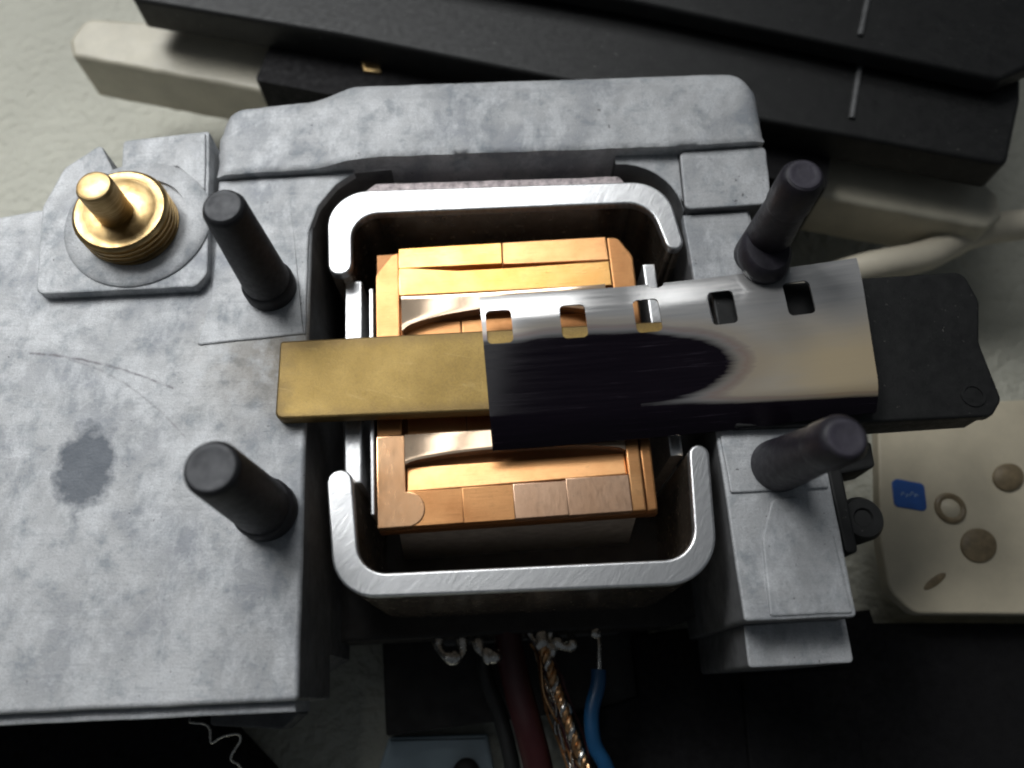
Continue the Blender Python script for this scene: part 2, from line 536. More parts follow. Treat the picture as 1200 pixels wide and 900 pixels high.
# shallow raised patch beside the pocket
mesh('raised_patch', prism(B(), rough_line(rounded([(-19.6, 3.95, .2), (-12.75, 4.25, .1), (-12.72, 10.3), (-12.66, 11.8), (-12.1, 13.7), (-10.95, 15.3), (-9.7, 16.2), (-18.7, 16.2), (-18.9, 7.0)]), .7, .04), -0.5, 0.13, 0.12, 2), 'zinc', fr_)
# lug that carries the brass adjuster
lug = rounded([(-29.75, 7.9, .7), (-30.25, 14.4, 1.2), (-29.2, 17.5, 1.4), (-26.9, 19.3, .3), (-25.6, 16.6), (-24.9, 16.6), (-25.4, 19.5, .2), (-19.55, 19.9, .2), (-18.95, 8.7, .9), (-19.6, 7.75, .6)])
lg = mesh('lug', prism(B(), rough_line(lug, .8, 0.03), -5, 0.75, 0.13, 2), 'zinc', fr_)
mesh('washer', lathe(B(), [(3.3, .6), (3.3, .98), (4.55, .98), (4.75, .84), (4.75, .6)], -23.75, 12.75, 64), 'zinc', lg)
mesh('lug_flat', prism(B(), rough_line(rounded([(-25.2, 16.5), (-25.35, 19.3, .2), (-19.75, 19.65, .2), (-19.5, 15.0), (-21.5, 17)]), .7, .04), .5, 0.9, .1, 2), 'zinc', lg)
# raised rib along the top, its lower stepped end, the corner block
def seg_dist(p, a, b):
    a, b = Vector(a), Vector(b)
    t_ = max(0, min(1, (p - a).dot(b - a)/max(1e-9, (b - a).length_squared)))
    return (p - (a + (b - a)*t_)).length
def point_in(p, poly):
    c_ = False
    for i in range(len(poly)):
        a, b = poly[i-1], poly[i]
        if (a[1] > p[1]) != (b[1] > p[1]) and p[0] < (b[0]-a[0])*(p[1]-a[1])/(b[1]-a[1]) + a[0]:
            c_ = not c_
    return c_
def field(outline, zfun, z0, step):
    """solid with a modelled, uneven top over an outline"""
    if area2(outline) < 0:
        outline = outline[::-1]
    n = len(outline)
    V = [Vector(p) for p in outline]
    E_ = [(i, (i + 1) % n) for i in range(n)]
    xs, ys = [p[0] for p in outline], [p[1] for p in outline]
    x = min(xs) + step*.5
    while x < max(xs):
        y = min(ys) + step*.5
        while y < max(ys):
            q = Vector((x + random.uniform(-.06, .06), y + random.uniform(-.06, .06)))
            if point_in(q, outline) and min(seg_dist(q, outline[i-1], outline[i]) for i in range(n)) > step*.3:
                V.append(q)
            y += step
        x += step
    vo, eo, fo, _, _, _ = delaunay_2d_cdt(V, E_, [], 1, 1e-6)
    bm = B()
    vv = [bm.verts.new((p.x, p.y, zfun(p, outline))) for p in vo]
    for f in fo:
        bm.faces.new([vv[i] for i in f])
    bd = [e for e in bm.edges if len(e.link_faces) == 1]
    low = {}
    for e in bd:
        for v in e.verts:
            if v not in low:
                low[v] = bm.verts.new((v.co.x, v.co.y, z0))
    for e in bd:
        a, b = e.verts
        bm.faces.new((a, b, low[b], low[a])).material_index = 1
    return bm
south = [(-19.05, 16.25), (-11.6, 16.3), (-8.1, 16.55), (12.1, 16.0), (18.46, 16.05)]
rib = rounded([(-19.05, 16.25, .25), (-19.1, 19.4, .6), (-18.3, 22.15, 1.5), (-12.5, 22.65, 2.5), (-9.6, 23.45, 1.6), (17.9, 22.6, 1.5), (18.7, 20.0, 2), (18.46, 16.05, .3), (12.1, 16.0), (-8.1, 16.55, 1), (-11.6, 16.3, 1)], 7)
def rib_z(p, outline):
    q = max(0, min(1, (p.x + 12.8)/3.6))
    q = q*q*(3 - 2*q)
    z_ = .75 + 0.6*q
    n_ = len(outline)
    ds = min(seg_dist(p, south[i], south[i+1]) for i in range(len(south) - 1))
    dn = 9
    for i in range(n_):
        a, b = outline[i-1], outline[i]
        if max(a[1], b[1]) > 16.65 and not (abs(a[1] - 16.3) < .4 and abs(b[1] - 16.3) < .4):
            dn = min(dn, seg_dist(p, a, b))
    def drop(d, w_, h_):
        if d >= w_:
            return 0
        k = 1 - d/w_
        return h_*(1 - math.sqrt(max(0, 1 - k*k)))
    z_ -= drop(dn, 1.0, .9) + drop(ds, .22, .16)
    z_ -= .26*max(0, p.y - 21.0 + .02*p.x)                       # drafted rear flank
    z_ += .02*noise.noise(Vector((p.x*.5, p.y*.9, 2))) + .012*noise.noise(Vector((p.x*1.7, p.y*1.7, 5)))
    return z_
mesh('rib', field(rough_line(rib, .45, .04), rib_z, -2.2, .33), ['zinc', 'zinc'], fr_, smooth=45)
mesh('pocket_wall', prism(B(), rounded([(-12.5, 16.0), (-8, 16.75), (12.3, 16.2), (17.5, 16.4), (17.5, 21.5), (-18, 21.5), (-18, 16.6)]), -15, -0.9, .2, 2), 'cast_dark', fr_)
cb = rounded([(12.3, 11.3, .4), (18.1, 11.35, .4), (18.55, 15.95, .4), (12.6, 15.9, .4)], 4)
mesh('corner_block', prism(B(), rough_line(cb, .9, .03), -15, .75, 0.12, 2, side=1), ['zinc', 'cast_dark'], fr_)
web = [(12.6, 16.1)] + [(8.2 + 4.1*math.cos(a), 11.4 + 4.1*math.sin(a)) for a in [math.radians(q) for q in range(0, 91, 10)]] + [(8.2, 16.1)]
mesh('corner_web', prism(B(), web, -12, 0.35, 0.08, 2, side=1), ['zinc', 'cast_dark'], fr_)
# the right leg
leg = rounded([(12.3, 11.4), (12.15, 0), (11.85, -14.95, .2), (18.15, -15.15, .3), (18.3, -7), (17.4, 2), (16.8, 11.4)])
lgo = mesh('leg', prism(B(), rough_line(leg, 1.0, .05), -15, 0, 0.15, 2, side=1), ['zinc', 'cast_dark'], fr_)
mesh('leg_pad', prism(B(), rough_line(rounded([(12.25, 11.2), (12.25, -7.75, .15), (18.1, -7.85, .15), (17.1, 2), (16.6, 11.2)]), .9, .04), -.5, 0.18, 0.1, 2), 'zinc', lgo)
mesh('leg_step', prism(B(), rough_line(rounded([(12.5, -15.0), (12.35, -17.35, .25), (18.45, -17.5, .3), (18.5, -15.0)]), .8, .03), -15, -2.5, 0.12, 2, side=1), ['zinc', 'cast_dark'], lgo)
mesh('leg_facet', prism(B(), rough_line(rounded([(13.3, -14.8, .2), (17.9, -14.95, .2), (17.8, -10.5), (16.2, -8.2, .5), (14.6, -8.3, .5), (13.6, -10.5)]), .8, .05), -.4, 0.14, 0.12, 2), 'zinc', lgo)
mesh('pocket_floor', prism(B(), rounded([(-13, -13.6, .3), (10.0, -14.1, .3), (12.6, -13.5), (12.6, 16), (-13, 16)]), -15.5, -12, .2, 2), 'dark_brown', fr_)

# ------------------------------------------------------------------ magnetic head with copper face
hd = thing('magnetic_head', 'copper-faced head block with two polished strips set in the pocket', 'tape head', (0, 1, -12))
bm = box(B(), -7.4, 7.0, -8.25, 10.2, -12, -2.25, .12)
for v in bm.verts:
    v.co.x *= 1 + .012*(-2.25 - v.co.z)
mesh('body', bm, 'steel_dark', hd)
fc = mesh('face_block', box(B(), -8.45, 8.15, -8.35, 10.5, -2.3, -1.35, .08), 'copper_dark', hd)
def ch(x0, x1, y0, y1, z0, z1, name, mat, bev=.07, zf=None, cut=None):
    pts = cut or [(x0, y0), (x1, y0), (x1, y1), (x0, y1)]
    return mesh(name, prism(B(), pts, z0, z1, bev, 2, zf=zf), mat, hd)
# side pieces
ch(0, 0, 0, 0, -1.6, -.75, 'side_piece', 'copper_brown', .06, cut=rounded([(-8.45, -2.6), (-6.93, -2.6), (-6.93, 10.2), (-7.3, 10.1, .3), (-8.42, 8.6, .5)]))  # brown carries the dark bracket's reflection
ch(0, 0, 0, 0, -1.6, -.40, 'side_piece', 'copper_satin', .03, cut=[(-8.42, -8.3), (-6.5, -8.3)] + [(-6.62 + .98*math.cos(q), -7.28 + 1.02*math.sin(q)) for q in [math.radians(k) for k in range(-80, 86, 11)]] + [(-6.75, -6.22), (-6.75, -4.62), (-6.75, -2.72), (-8.42, -2.72)])  # rounded end shapes a reflection's edge; pale colour carries the reflection
ch(0, 0, 0, 0, -1.6, -.9, 'side_piece', 'copper_brown', .1, cut=rounded([(7.15, -2), (8.6, -2), (8.75, 9.0, 1.0), (7.9, 10.5, .6), (7.15, 10.5)]))
ch(0, 0, 0, 0, -1.6, -.46, 'side_piece', 'copper_face', .08, cut=rounded([(6.53, -8.3), (7.35, -8.3), (7.4, -2.75), (6.6, -2.75)]))
ch(0, 0, 0, 0, -1.6, -.62, 'side_piece', 'copper_brown', .1, cut=rounded([(7.43, -8.3), (8.05, -8.3, .15), (8.15, -4.2), (7.95, -2.75), (7.48, -2.75)]))
# upper half: two outer pieces, a grained step, the polished crown
sl = lambda z, y0, k: (lambda x, y: z - k*(y - y0))
ch(0, 0, 0, 0, -1.6, -.8, 'lamination', 'copper_gold', .05, zf=sl(-.55, 8.9, .10), cut=[(-6.88, 8.95), (-.02, 8.78), (.02, 10.5), (-6.88, 10.5)])
ch(0, 0, 0, 0, -1.6, -.8, 'lamination', 'copper_face', .05, zf=sl(-.55, 8.9, .12), cut=[(.06, 8.76), (7.05, 8.55), (7.05, 10.5), (.08, 10.5)])
ch(0, 0, 0, 0, -1.6, -.45, 'step', 'copper_gold', .06, zf=sl(-.42, 6.8, .04), cut=[(-6.88, 6.85), (7.05, 6.6), (7.05, 8.5), (4.6, 8.46), (1, 8.42), (-3, 8.45), (-6.2, 8.88), (-6.88, 8.9)])
# lower half
ch(0, 0, 0, 0, -1.6, -.7, 'step', 'copper_face', .06, zf=sl(-.95, -4.6, .2), cut=[(-6.68, -4.6)] + [(6.5, -4.62), (6.5, -6.02), (-6.68, -6.18)])
for x0, x1, m_ in ((-6.7, -3.42, 'copper_brown'), (-3.38, -.40, 'copper_brown'), (-.36, 2.75, 'copper_pale'), (2.79, 6.5, 'copper_pale')):
    ch(x0 - .012, x1 + .012, -8.3 + random.uniform(-.04, .06), -6.22 if x1 < 3 else -6.1, -1.6, (-.47 if x0 < -6 else -.41 + random.uniform(-.015, .015)), 'lamination', m_, .012)
ch(-6.6, -3.0, -2.75, 5.1, -1.6, -1.15, 'channel_piece', 'copper_brown', .05)
ch(-2.93, 7.0, -2.75, 5.1, -1.6, -1.15, 'channel_piece', 'copper_brown', .05)
def crown(y0, y1, bow0, bow1):
    """polished convex strip along x; edges bowed by bow0/bow1 at mid length"""
    bm = B()
    NX, NY = 40, 14
    g_ = []
    for i in range(NX + 1):
        u = i/NX
        x = -6.74 + 13.3*u
        f = max(0, math.sin(math.pi*u))**0.55
        ya, yb = y0 + bow0*f, y1 + bow1*f
        row = []
        for j in range(NY + 1):
            v = j/NY
            z = -.385 - .02*abs(2*v - 1)**6
            row.append(bm.verts.new((x, ya + (yb - ya)*v, z)))
        g_.append(row)
    for i in range(NX):
        for j in range(NY):
            bm.faces.new((g_[i][j], g_[i+1][j], g_[i+1][j+1], g_[i][j+1]))
    # skirt
    for col in (0, NY):
        low = [bm.verts.new((r[col].co.x, r[col].co.y, -1.55)) for r in g_]
        for i in range(NX):
            bm.faces.new((g_[i][col], g_[i+1][col], low[i+1], low[i]))
    for row in (g_[0], g_[-1]):
        a_ = bm.verts.new((row[0].co.x, row[0].co.y, -1.55))
        b_ = bm.verts.new((row[-1].co.x, row[-1].co.y, -1.55))
        bm.faces.new(row + [b_, a_])
    return bm
mesh('polished_strip', crown(4.3, 6.75, 1.25, -.12), 'copper_polished', hd, smooth=50)
mesh('polished_strip', crown(-4.55, -2.7, .62, .0), 'copper_polished', hd, smooth=50)
mesh('shim', box(B(), -8.85, -8.62, -7.4, 7.6, -6, -.7, .05), 'steel_rim', hd)

# ------------------------------------------------------------------ bent steel brackets
def cap(a, b, n=6):
    """half circle from a to b"""
    a, b = Vector(a), Vector(b)
    c_ = (a + b)/2
    v = a - c_
    out = []
    for k in range(1, n):
        t_ = -math.pi*k/n
        out.append((c_.x + v.x*math.cos(t_) - v.y*math.sin(t_), c_.y + v.x*math.sin(t_) + v.y*math.cos(t_)))
    return out
o1 = rounded([(-11.35, 9.0), (-11.5, 14.65, 3.3), (11.4, 13.95, 3.4), (11.95, 9.2)], 12)
i1 = rounded([(-9.8, 9.0), (-9.85, 12.75, 1.9), (10.1, 12.3, 2.2), (10.75, 9.2)], 12)
def bracket(name, label, o_, i_, ym):
    e1 = cap(o_[-1], i_[-1])
    e2 = cap(i_[0], o_[0])
    pts = o_ + e1 + i_[::-1] + e2
    th = thing(name, label, 'bracket', (0, ym, -12), 'bent steel brackets around the head')
    mesh('wall', prism(B(), pts, -12, -.3, 0), 'steel_wall', th)
    mesh('sawn_edge', prism(B(), pts, -.3, .3, .13, 3), 'steel_rim', th)
    return th
b1 = bracket('steel_bracket', 'bright sawn steel bracket curving over the upper end of the copper head', o1, i1, 13)
mesh('backing_strip', prism(B(), rough_line(rounded([(-9.3, 14.55), (8.9, 14.1), (8.4, 14.85, .3), (-8.3, 15.4, .4)]), .6, .05), -12, -.15, .1, 2), 'felt', b1)
o2 = rounded([(-11.25, -5.5), (-10.75, -12.2, 2.6), (10.75, -12.85, 3.0), (11.35, -5.3)][::-1], 12)
i2 = rounded([(-9.75, -5.6), (-9.35, -10.95, 1.7), (9.65, -11.4, 1.9), (10.15, -5.4)][::-1], 12)
b2 = bracket('steel_bracket', 'grey steel bracket curving under the lower end of the copper head', o2, i2, -11)
# inner side plates of the shield
s1 = mesh('shield_plate', box(B(), -10.5, -9.45, -5.3, 8.5, -12, -1.2, .1), ['steel_rim'], loc=(-10, 1.5, -12))
tag(s1, 'narrow bright shield plate edge left of the copper head, crossed by the brass bar', 'metal plate')
s2 = mesh('shield_plate', box(B(), 9.4, 10.2, -4.9, 8.5, -12, -1.3, .1), ['steel_rim'], loc=(9.8, 1.5, -12))
tag(s2, 'narrow shield plate edge right of the copper head, mostly under the film', 'metal plate')

# ------------------------------------------------------------------ brass adjuster on the lug
ad = thing('brass_adjuster', 'brass pin standing in a threaded brass collar on the upper left lug', 'brass pin', (-24.1, 12.55, .75))
prof = [(0, .7), (3.0, .7)]
z = .8
while z < 2.2:
    prof += [(3.05, z), (3.05, z + .1), (2.68, z + .24), (3.05, z + .38)]
    z += .44
prof += [(2.95, 2.55), (2.8, 2.72), (2.35, 2.75), (2.2, 2.66), (1.2, 2.6), (0, 2.6)]
mesh('collar', lathe(B(), prof, -24.1, 12.55, 64), 'brass_turned', ad)
mesh('pin', lathe(B(), [(0, 2.4), (1.12, 2.4), (1.12, 5.35), (1.0, 5.55), (.85, 5.6), (0, 5.6)], -24.35, 12.35, 40), 'brass_turned', ad)

# ------------------------------------------------------------------ the four rubber posts
spin = lathe
def post(label, x, y, rt, rb, h=9.5, capped=False, lean=(0, 0)):
    def lathe(bm, prof, cx, cy, seg):
        spin(bm, prof, cx, cy, seg)
        for v in bm.verts:
            v.co.x += lean[0]*v.co.z/h
            v.co.y += lean[1]*v.co.z/h
        return bm
    th = thing('rubber_post', label, 'post', (x, y, 0), 'black rubber posts at the corners of the head')
    if capped:
        body = [(0, 0), (rb, 0), (rb, .5), (rt, 6.6), (rt, 6.9), (0, 6.9)]
        mesh('shaft', lathe(B(), body, x, y, 40), 'rubber_violet', th)
        mesh('end_cap', lathe(B(), [(0, 6.5), (rt + .05, 6.5), (rt + .09, 6.75), (rt + .02, h - .45), (rt - .2, h - .08), (rt - .35, h - .02), (0, h - .02)], x, y, 40), 'rubber_violet', th)
        mesh('end_face', lathe(B(), [(rt - .28, h - .1), (rt - .32, h), (rt - .45, h + .03), (rt - .55, h), (.4, h), (0, h)], x, y, 40), 'rubber_violet_end', th)
    else:
        mesh('shaft', lathe(B(), [(0, 1), (rb - .12, 1), (rt, h - .4), (rt - .12, h - .12), (rt - .3, h - .02), (0, h - .02)], x, y, 40), 'rubber', th)
        mesh('end_face', lathe(B(), [(rt - .22, h - .1), (rt - .26, h), (rt - .42, h + .03), (rt - .5, h), (.4, h), (.1, h - .015), (0, h - .015)], x, y, 40), 'rubber_end', th)
        mesh('base_ring', lathe(B(), [(0, 0), (rb + .05, 0), (rb + .05, .9), (rb - .05, 1.2), (rb - .2, 1.3), (0, 1.3)], x, y, 40), 'rubber', th)
    return th
post('black rubber post standing next to the brass pin', -15.05, 7.65, 1.22, 1.62)
post('black rubber post next to the oval stain on the plate', -14.75, -6.9, 1.42, 1.75)
post('black rubber post reflected in the film beside the corner block', 16.65, 7.8, 1.22, 1.55, capped=True, lean=(-.1, -.35))
tr = [ob for ob in bpy.data.objects if ob.get('label', '').startswith('black rubber post reflected')][0]
bm = spin(B(), [(0, 1.2), (1.2, 1.25), (1.55, 1.7), (1.62, 2.3), (1.5, 2.9), (1.3, 3.1), (0, 3.1)], 0, 0, 36)
for v in bm.verts:
    v.co.x += 16.3
    v.co.y = v.co.y*1.25 + 6.75
mesh('foot', bm, 'rubber_violet', tr)  # solid bulge added for the post's reflection in the film
tr['label'] = 'black rubber post with its reflection shaped as a bulge on the film edge, beside the corner block'
post('black rubber post on the right leg just below the film', 15.3, -6.3, 1.25, 1.6, h=9.0, capped=True, lean=(.45, -1.1))

# ------------------------------------------------------------------ brass bar across the head
br = prism(B(), rounded([(-14.25, -1.65, .5), (10.0, -2.35, .2), (10.05, 3.15, .2), (-14.1, 3.45, .2)]), 0.16, 1.0, .16, 3)
o = mesh('brass_bar', br, 'brass_satin', loc=(-2, .7, 0.16))
tag(o, 'flat satin brass bar lying across the head, right end under the film', 'brass bar')

# ------------------------------------------------------------------ black guide plate at the right
gp = rounded([(13.0, 5.3, .2), (29.3, 5.35, .8), (29.75, 3.2, .8), (28.95, .4, 1.2), (29.25, -3.4, .6), (28.4, -4.4, .6), (20.5, -4.25), (13.0, -4.0)], 6)
o = thing('guide_plate', 'flat black plastic guide plate sticking out under the right end of the film', 'plastic plate', (20, .5, .2))
mesh('plate', prism(B(), gp, 0.2, .9, .15, 3), 'black_plastic', o)
mesh('pin_mark', lathe(B(), [(.55, .85), (.55, .97), (.75, .97), (.8, .85)], 27.6, -3.0, 24), 'black_plastic', o)
mesh('web', box(B(), 19.2, 28.4, -4.1, -3.4, -2.2, .3, .1), 'black_plastic', o)

# ------------------------------------------------------------------ film strip
def film():
    x0, x1 = -1.5, 21.6
    ang = math.radians(0.6)
    ca, sa = math.cos(ang), math.sin(ang)
    hy = 2.70
    holes = []
    for k in range(5):
        cx = .98 + 4.62*k
        pts = rounded([(cx - .80, hy - 1.15, .32), (cx + .80, hy - 1.15, .32), (cx + .80, hy + 1.15, .32), (cx - .80, hy + 1.15, .32)], 5)
        holes.append(pts)
    Lx, yt, yb = 23.3, 4.95, -5.0
    notch = [(8.7 + .55*math.cos(a), yt + .35*math.sin(a)) for a in [math.pi + math.pi*k/8 for k in range(9)]] + []
    outline = [(0, yb), (Lx - .75, yb + .1), (Lx + .15, yt + .05)]
    outline += [(11.1 + .5*math.cos(a), yt + .02 + .34*math.sin(a)) for a in [-math.pi*k/8 for k in range(9)]]
    outline += [(-.12, yt)]
    V, E_ = [], []
    def loop(p, step):
        q = []
        for i in range(len(p)):
            a, b = Vector(p[i]), Vector(p[(i+1) % len(p)])
            k = max(1, int((b - a).length/step))
            q += [a.lerp(b, j/k) for j in range(k)]
        s = len(V)
        V.extend(q)
        E_.extend([(s + i, s + (i + 1) % len(q)) for i in range(len(q))])
        return q
    ol = loop(outline, .25)
    for h in holes:
        loop(h, .25)
    def inside(p, poly):
        c_ = False
        for i in range(len(poly)):
            a, b = poly[i-1], poly[i]
            if (a[1] > p[1]) != (b[1] > p[1]) and p[0] < (b[0]-a[0])*(p[1]-a[1])/(b[1]-a[1]) + a[0]:
                c_ = not c_
        return c_
    gs = .22
    for i in range(1, int(Lx/gs)):
        for j in range(1, int((yt - yb)/gs)):
            p = (i*gs, yb + j*gs)
            near = any(abs(p[0] - (.98 + 4.62*k)) < .92 and abs(p[1] - hy) < 1.27 for k in range(5))
            if not near and inside(p, outline):
                V.append(Vector(p))
    vo, eo, fo, _, _, _ = delaunay_2d_cdt(V, E_, [], 0, 1e-5)
    bm = B()
    lay = bm.verts.layers.float.new('dark_reflection')
    vv = []
    for p in vo:
        u, v = p.x, p.y
        lift = 0.0 if u < 9 else 1.55*((u - 9)/14.3)**1.5
        curl = .05*max(0, v - 2.55)**2 + .30*max(0, -3.1 - v)**1.7
        zz = 1.16 + lift - curl + .008*math.sin(u*.55)*math.sin(v*.5)
        x, y = -1.5 + u*ca - v*sa, .72 + u*sa + v*ca
        b_ = bm.verts.new((x, y, zz))
        # dark reflection painted into the film colour, rounded at its right end
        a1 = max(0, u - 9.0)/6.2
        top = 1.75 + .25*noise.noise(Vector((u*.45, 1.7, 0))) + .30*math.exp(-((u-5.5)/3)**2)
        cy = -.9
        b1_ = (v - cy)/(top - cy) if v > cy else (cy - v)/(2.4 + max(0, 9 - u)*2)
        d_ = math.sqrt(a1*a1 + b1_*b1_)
        d2 = (v + 3.3)*.8 + 1.0 + max(0, u - 12)*.05      # dark reflection painted along the lower edge
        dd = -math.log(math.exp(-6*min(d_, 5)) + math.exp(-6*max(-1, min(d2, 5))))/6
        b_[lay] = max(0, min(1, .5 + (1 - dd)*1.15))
        vv.append(b_)
    for f in fo:
        cx = sum(vo[i].x for i in f)/len(f)
        cyy = sum(vo[i].y for i in f)/len(f)
        if not inside((cx, cyy), outline):
            continue
        if any(inside((cx, cyy), h) for h in holes):
            continue
        bm.faces.new([vv[i] for i in f])
    bmesh.ops.delete(bm, geom=[v for v in bm.verts if not v.link_faces], context='VERTS')
    bmesh.ops.recalc_face_normals(bm, faces=bm.faces[:])
    if sum(f.normal.z for f in bm.faces) < 0:
        bmesh.ops.reverse_faces(bm, faces=bm.faces[:])
    # real thickness: 0.14 mm
    g0 = bm.faces[:]
    bd = [e for e in bm.edges if len(e.link_faces) == 1]
    mp = {}
    for v in list(bm.verts):
        n_ = bm.verts.new(v.co - Vector((0, 0, .14)))
        n_[lay] = v[lay]
        mp[v] = n_
    for f in g0:
        bm.faces.new([mp[v] for v in reversed(f.verts)])
    for e in bd:
        a, b = e.verts
        bm.faces.new((a, b, mp[b], mp[a]))
    return bm
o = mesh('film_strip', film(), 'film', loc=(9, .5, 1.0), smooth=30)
tag(o, 'glossy strip of perforated film with a dark area, lying over the brass bar', 'film strip')

# ------------------------------------------------------------------ black clip beside the right leg
o = thing('black_clip', 'small black plastic clip with round knob against the right leg', 'clip', (19.4, -9.3, -4))
mesh('arm', prism(B(), rounded([(18.5, -11.6, .3), (19.3, -11.6, .3), (19.4, -5.2, .3), (18.5, -5.2, .3)]), -5, -.6, .15, 2), 'black_plastic', o)
mesh('knob', lathe(B(), [(0, -4), (1.25, -4), (1.35, -1.6), (1.15, -1.2), (.6, -1.2), (.5, -1.35), (0, -1.35)], 20.3, -9.5, 32), 'black_plastic', o)
mesh('catch', prism(B(), rounded([(19.2, -6.9, .2), (21.5, -6.6, .3), (21.6, -5.0, .2), (19.2, -4.9, .2)]), -3.5, -.7, .15, 2), 'black_plastic', o)

# ------------------------------------------------------------------ beige bar and black housing behind
AX = math.radians(-17.1)
def hp(u, v, o=(-29.54, 38.61)):
    """along / across the housing's own axis"""
    return (o[0] + u*math.cos(AX) - v*math.sin(AX), o[1] + u*math.sin(AX) + v*math.cos(AX))
bb = [hp(*p) + (r,) for p, r in (((-6.6, -2.8), 1.0), ((-7.6, -1.2), 1.0), ((-7.3, 1.6), 1.2), ((-1, 2.6), 0), ((3, 6.5), 0), ((68, 6.5), 0), ((74.0, 1.0), .8), ((74.4, -.9), .8), ((73.2, -2.5), .8))]
o = mesh('beige_bar', prism(B(), rough_line(rounded(bb), .9, .12), -15, -10, .5, 4), 'beige', loc=(5, 28, -16))
tag(o, 'thick beige plastic bar passing through the black housing, both ends showing', 'plastic bar')
o = thing('black_housing', 'black plastic housing with stepped lid behind the cast frame', 'housing', (12, 34, -16))
shell = [hp(*p) + (r,) for p, r in (((0, .2), .6), ((18, .5), 0), ((53, -.3), 0), ((71.9, -.3), .8), ((72.9, 6.4), .8), ((72.9, 40), .5), ((0, 40), .5))]
sh = mesh('shell', prism(B(), rounded(shell), -8, -5, .35, 3), 'black_plastic', o)
lid = [hp(*p) + (r,) for p, r in (((-4, 7.6), .4), ((41, 7.4), 0), ((70.2, 5.9), .9), ((73.5, 8.6), .6), ((73.5, 40), .5), ((-4, 40), .5))]
ld = mesh('lid', prism(B(), rounded(lid), -4.5, -3, .35, 3), 'black_plastic', o)
mesh('lid_rim', prism(B(), [hp(-3.5, 9.0), hp(69.5, 7.6), hp(71.5, 10), hp(71.5, 39), hp(-3.5, 39)], -5.1, -4.4), 'black_matte', o)
def ridge(a, b, z, par):
    tube_path = [Vector((*a, z)).lerp(Vector((*b, z)), k/6) for k in range(7)]
    mesh('ridge', tube(B(), tube_path, .26, 10), 'dark_ridge', par)
simple('dark_ridge', (0.10, 0.10, 0.10), 0, 0.5, 0.3, 1.5, 0.03)
ridge((28.2, 22.3), (30.2, 27.9), -5.0, sh)
ridge((29.5, 28.6), (31.0, 32.4), -3.0, ld)
mesh('body', prism(B(), rounded([hp(11.5, -3.3) + (.3,), hp(59.5, -3.3) + (.3,), hp(59.5, 30), hp(11.5, 30)]), -21.9, -7.9), 'black_matte', o)
mesh('brass_tab', prism(B(), rounded([(-10.3, 32.2), (-8.9, 31.9), (-9.0, 34.2), (-9.9, 36.0), (-11.2, 36.0)]), -9, -7.6, .15, 2), 'brass_turned', o)

# ------------------------------------------------------------------ white cable, cream plate
pth = spline([(20, 11.2, -16), (29.56, 13.3, -13.4), (35.5, 14.1, -13), (39.6, 15.8, -13), (45.0, 16.6, -13), (64, 17.5, -13.5)], 10)
o = mesh('cable', tube(B(), pth, 1.3, 20), 'cable_white', loc=(38, 15, -13))
tag(o, 'cream white round cable running off to the right edge', 'cable')

cp = thing('cream_plate', 'cream plate with blue mark and brown spots at the right edge', 'plate', (35, -7, -22))
mesh('board', prism(B(), rounded([(29.2, 1.5, .8), (56, 1.0), (56, -16.5), (28.2, -14.35, 1.3), (26.7, -12.6, 1.6), (26.9, -9)]), -15.2, -14, .2, 3), 'cream_plate', cp)
mesh('stand_off', lathe(B(), [(0, -22), (2, -22), (2, -15.1), (0, -15.1)], 38, -5, 24), 'cream_plate', cp)
bl_ = mesh('blue_mark', prism(B(), rounded([(28.55, -6.5, .35), (30.95, -7.1, .4), (31.25, -4.95, .35), (28.85, -4.3, .5)]), -14.1, -13.92, .05, 2), 'blue_mark', cp)
for k, (dx, dy) in enumerate(((-.45, .14), (-.1, -.02), (.25, .1), (.55, -.06))):
    mesh('pale_stroke', tube(B(), [(29.85 + dx - .15, -5.75 + dy - .1, -13.9), (29.85 + dx + .02, -5.75 + dy + .1, -13.9), (29.85 + dx + .16, -5.75 + dy - .06, -13.9)], .05, 6), 'pale_mark', bl_)
def pad(x, y, r, name, mat, h=.35, squash=1.0):
    bm = lathe(B(), [(r, -14.05), (r*.95, -14 + h*.5), (r*.6, -14 + h), (0, -14 + h*1.05)], 0, 0, 28)
    bmesh.ops.transform(bm, matrix=Matrix.Translation((x, y, 0)) @ Matrix.Rotation(.5, 4, 'Z') @ Matrix.Diagonal((1, squash, 1, 1)), verts=bm.verts)
    mesh(name, bm, mat, cp)
pad(34.1, -9.85, 1.45, 'brown_spot', 'brown_pad', .3, .85)
pad(37.8, -4.9, 1.3, 'brown_spot', 'brown_pad', .4, .8)
pad(30.2, -12.2, 1.1, 'dark_smear', 'brown_pad', .08, .28)
bm = lathe(B(), [(.75, -14.03), (.78, -13.85), (.98, -13.78), (1.15, -13.85), (1.2, -14.03)], 32.75, -6.95, 28)
mesh('ring', bm, 'brown_pad', cp)
mesh('ring_centre', lathe(B(), [(.8, -13.98), (.4, -13.72), (0, -13.7)], 32.75, -6.95, 24), 'cream_plate', cp)

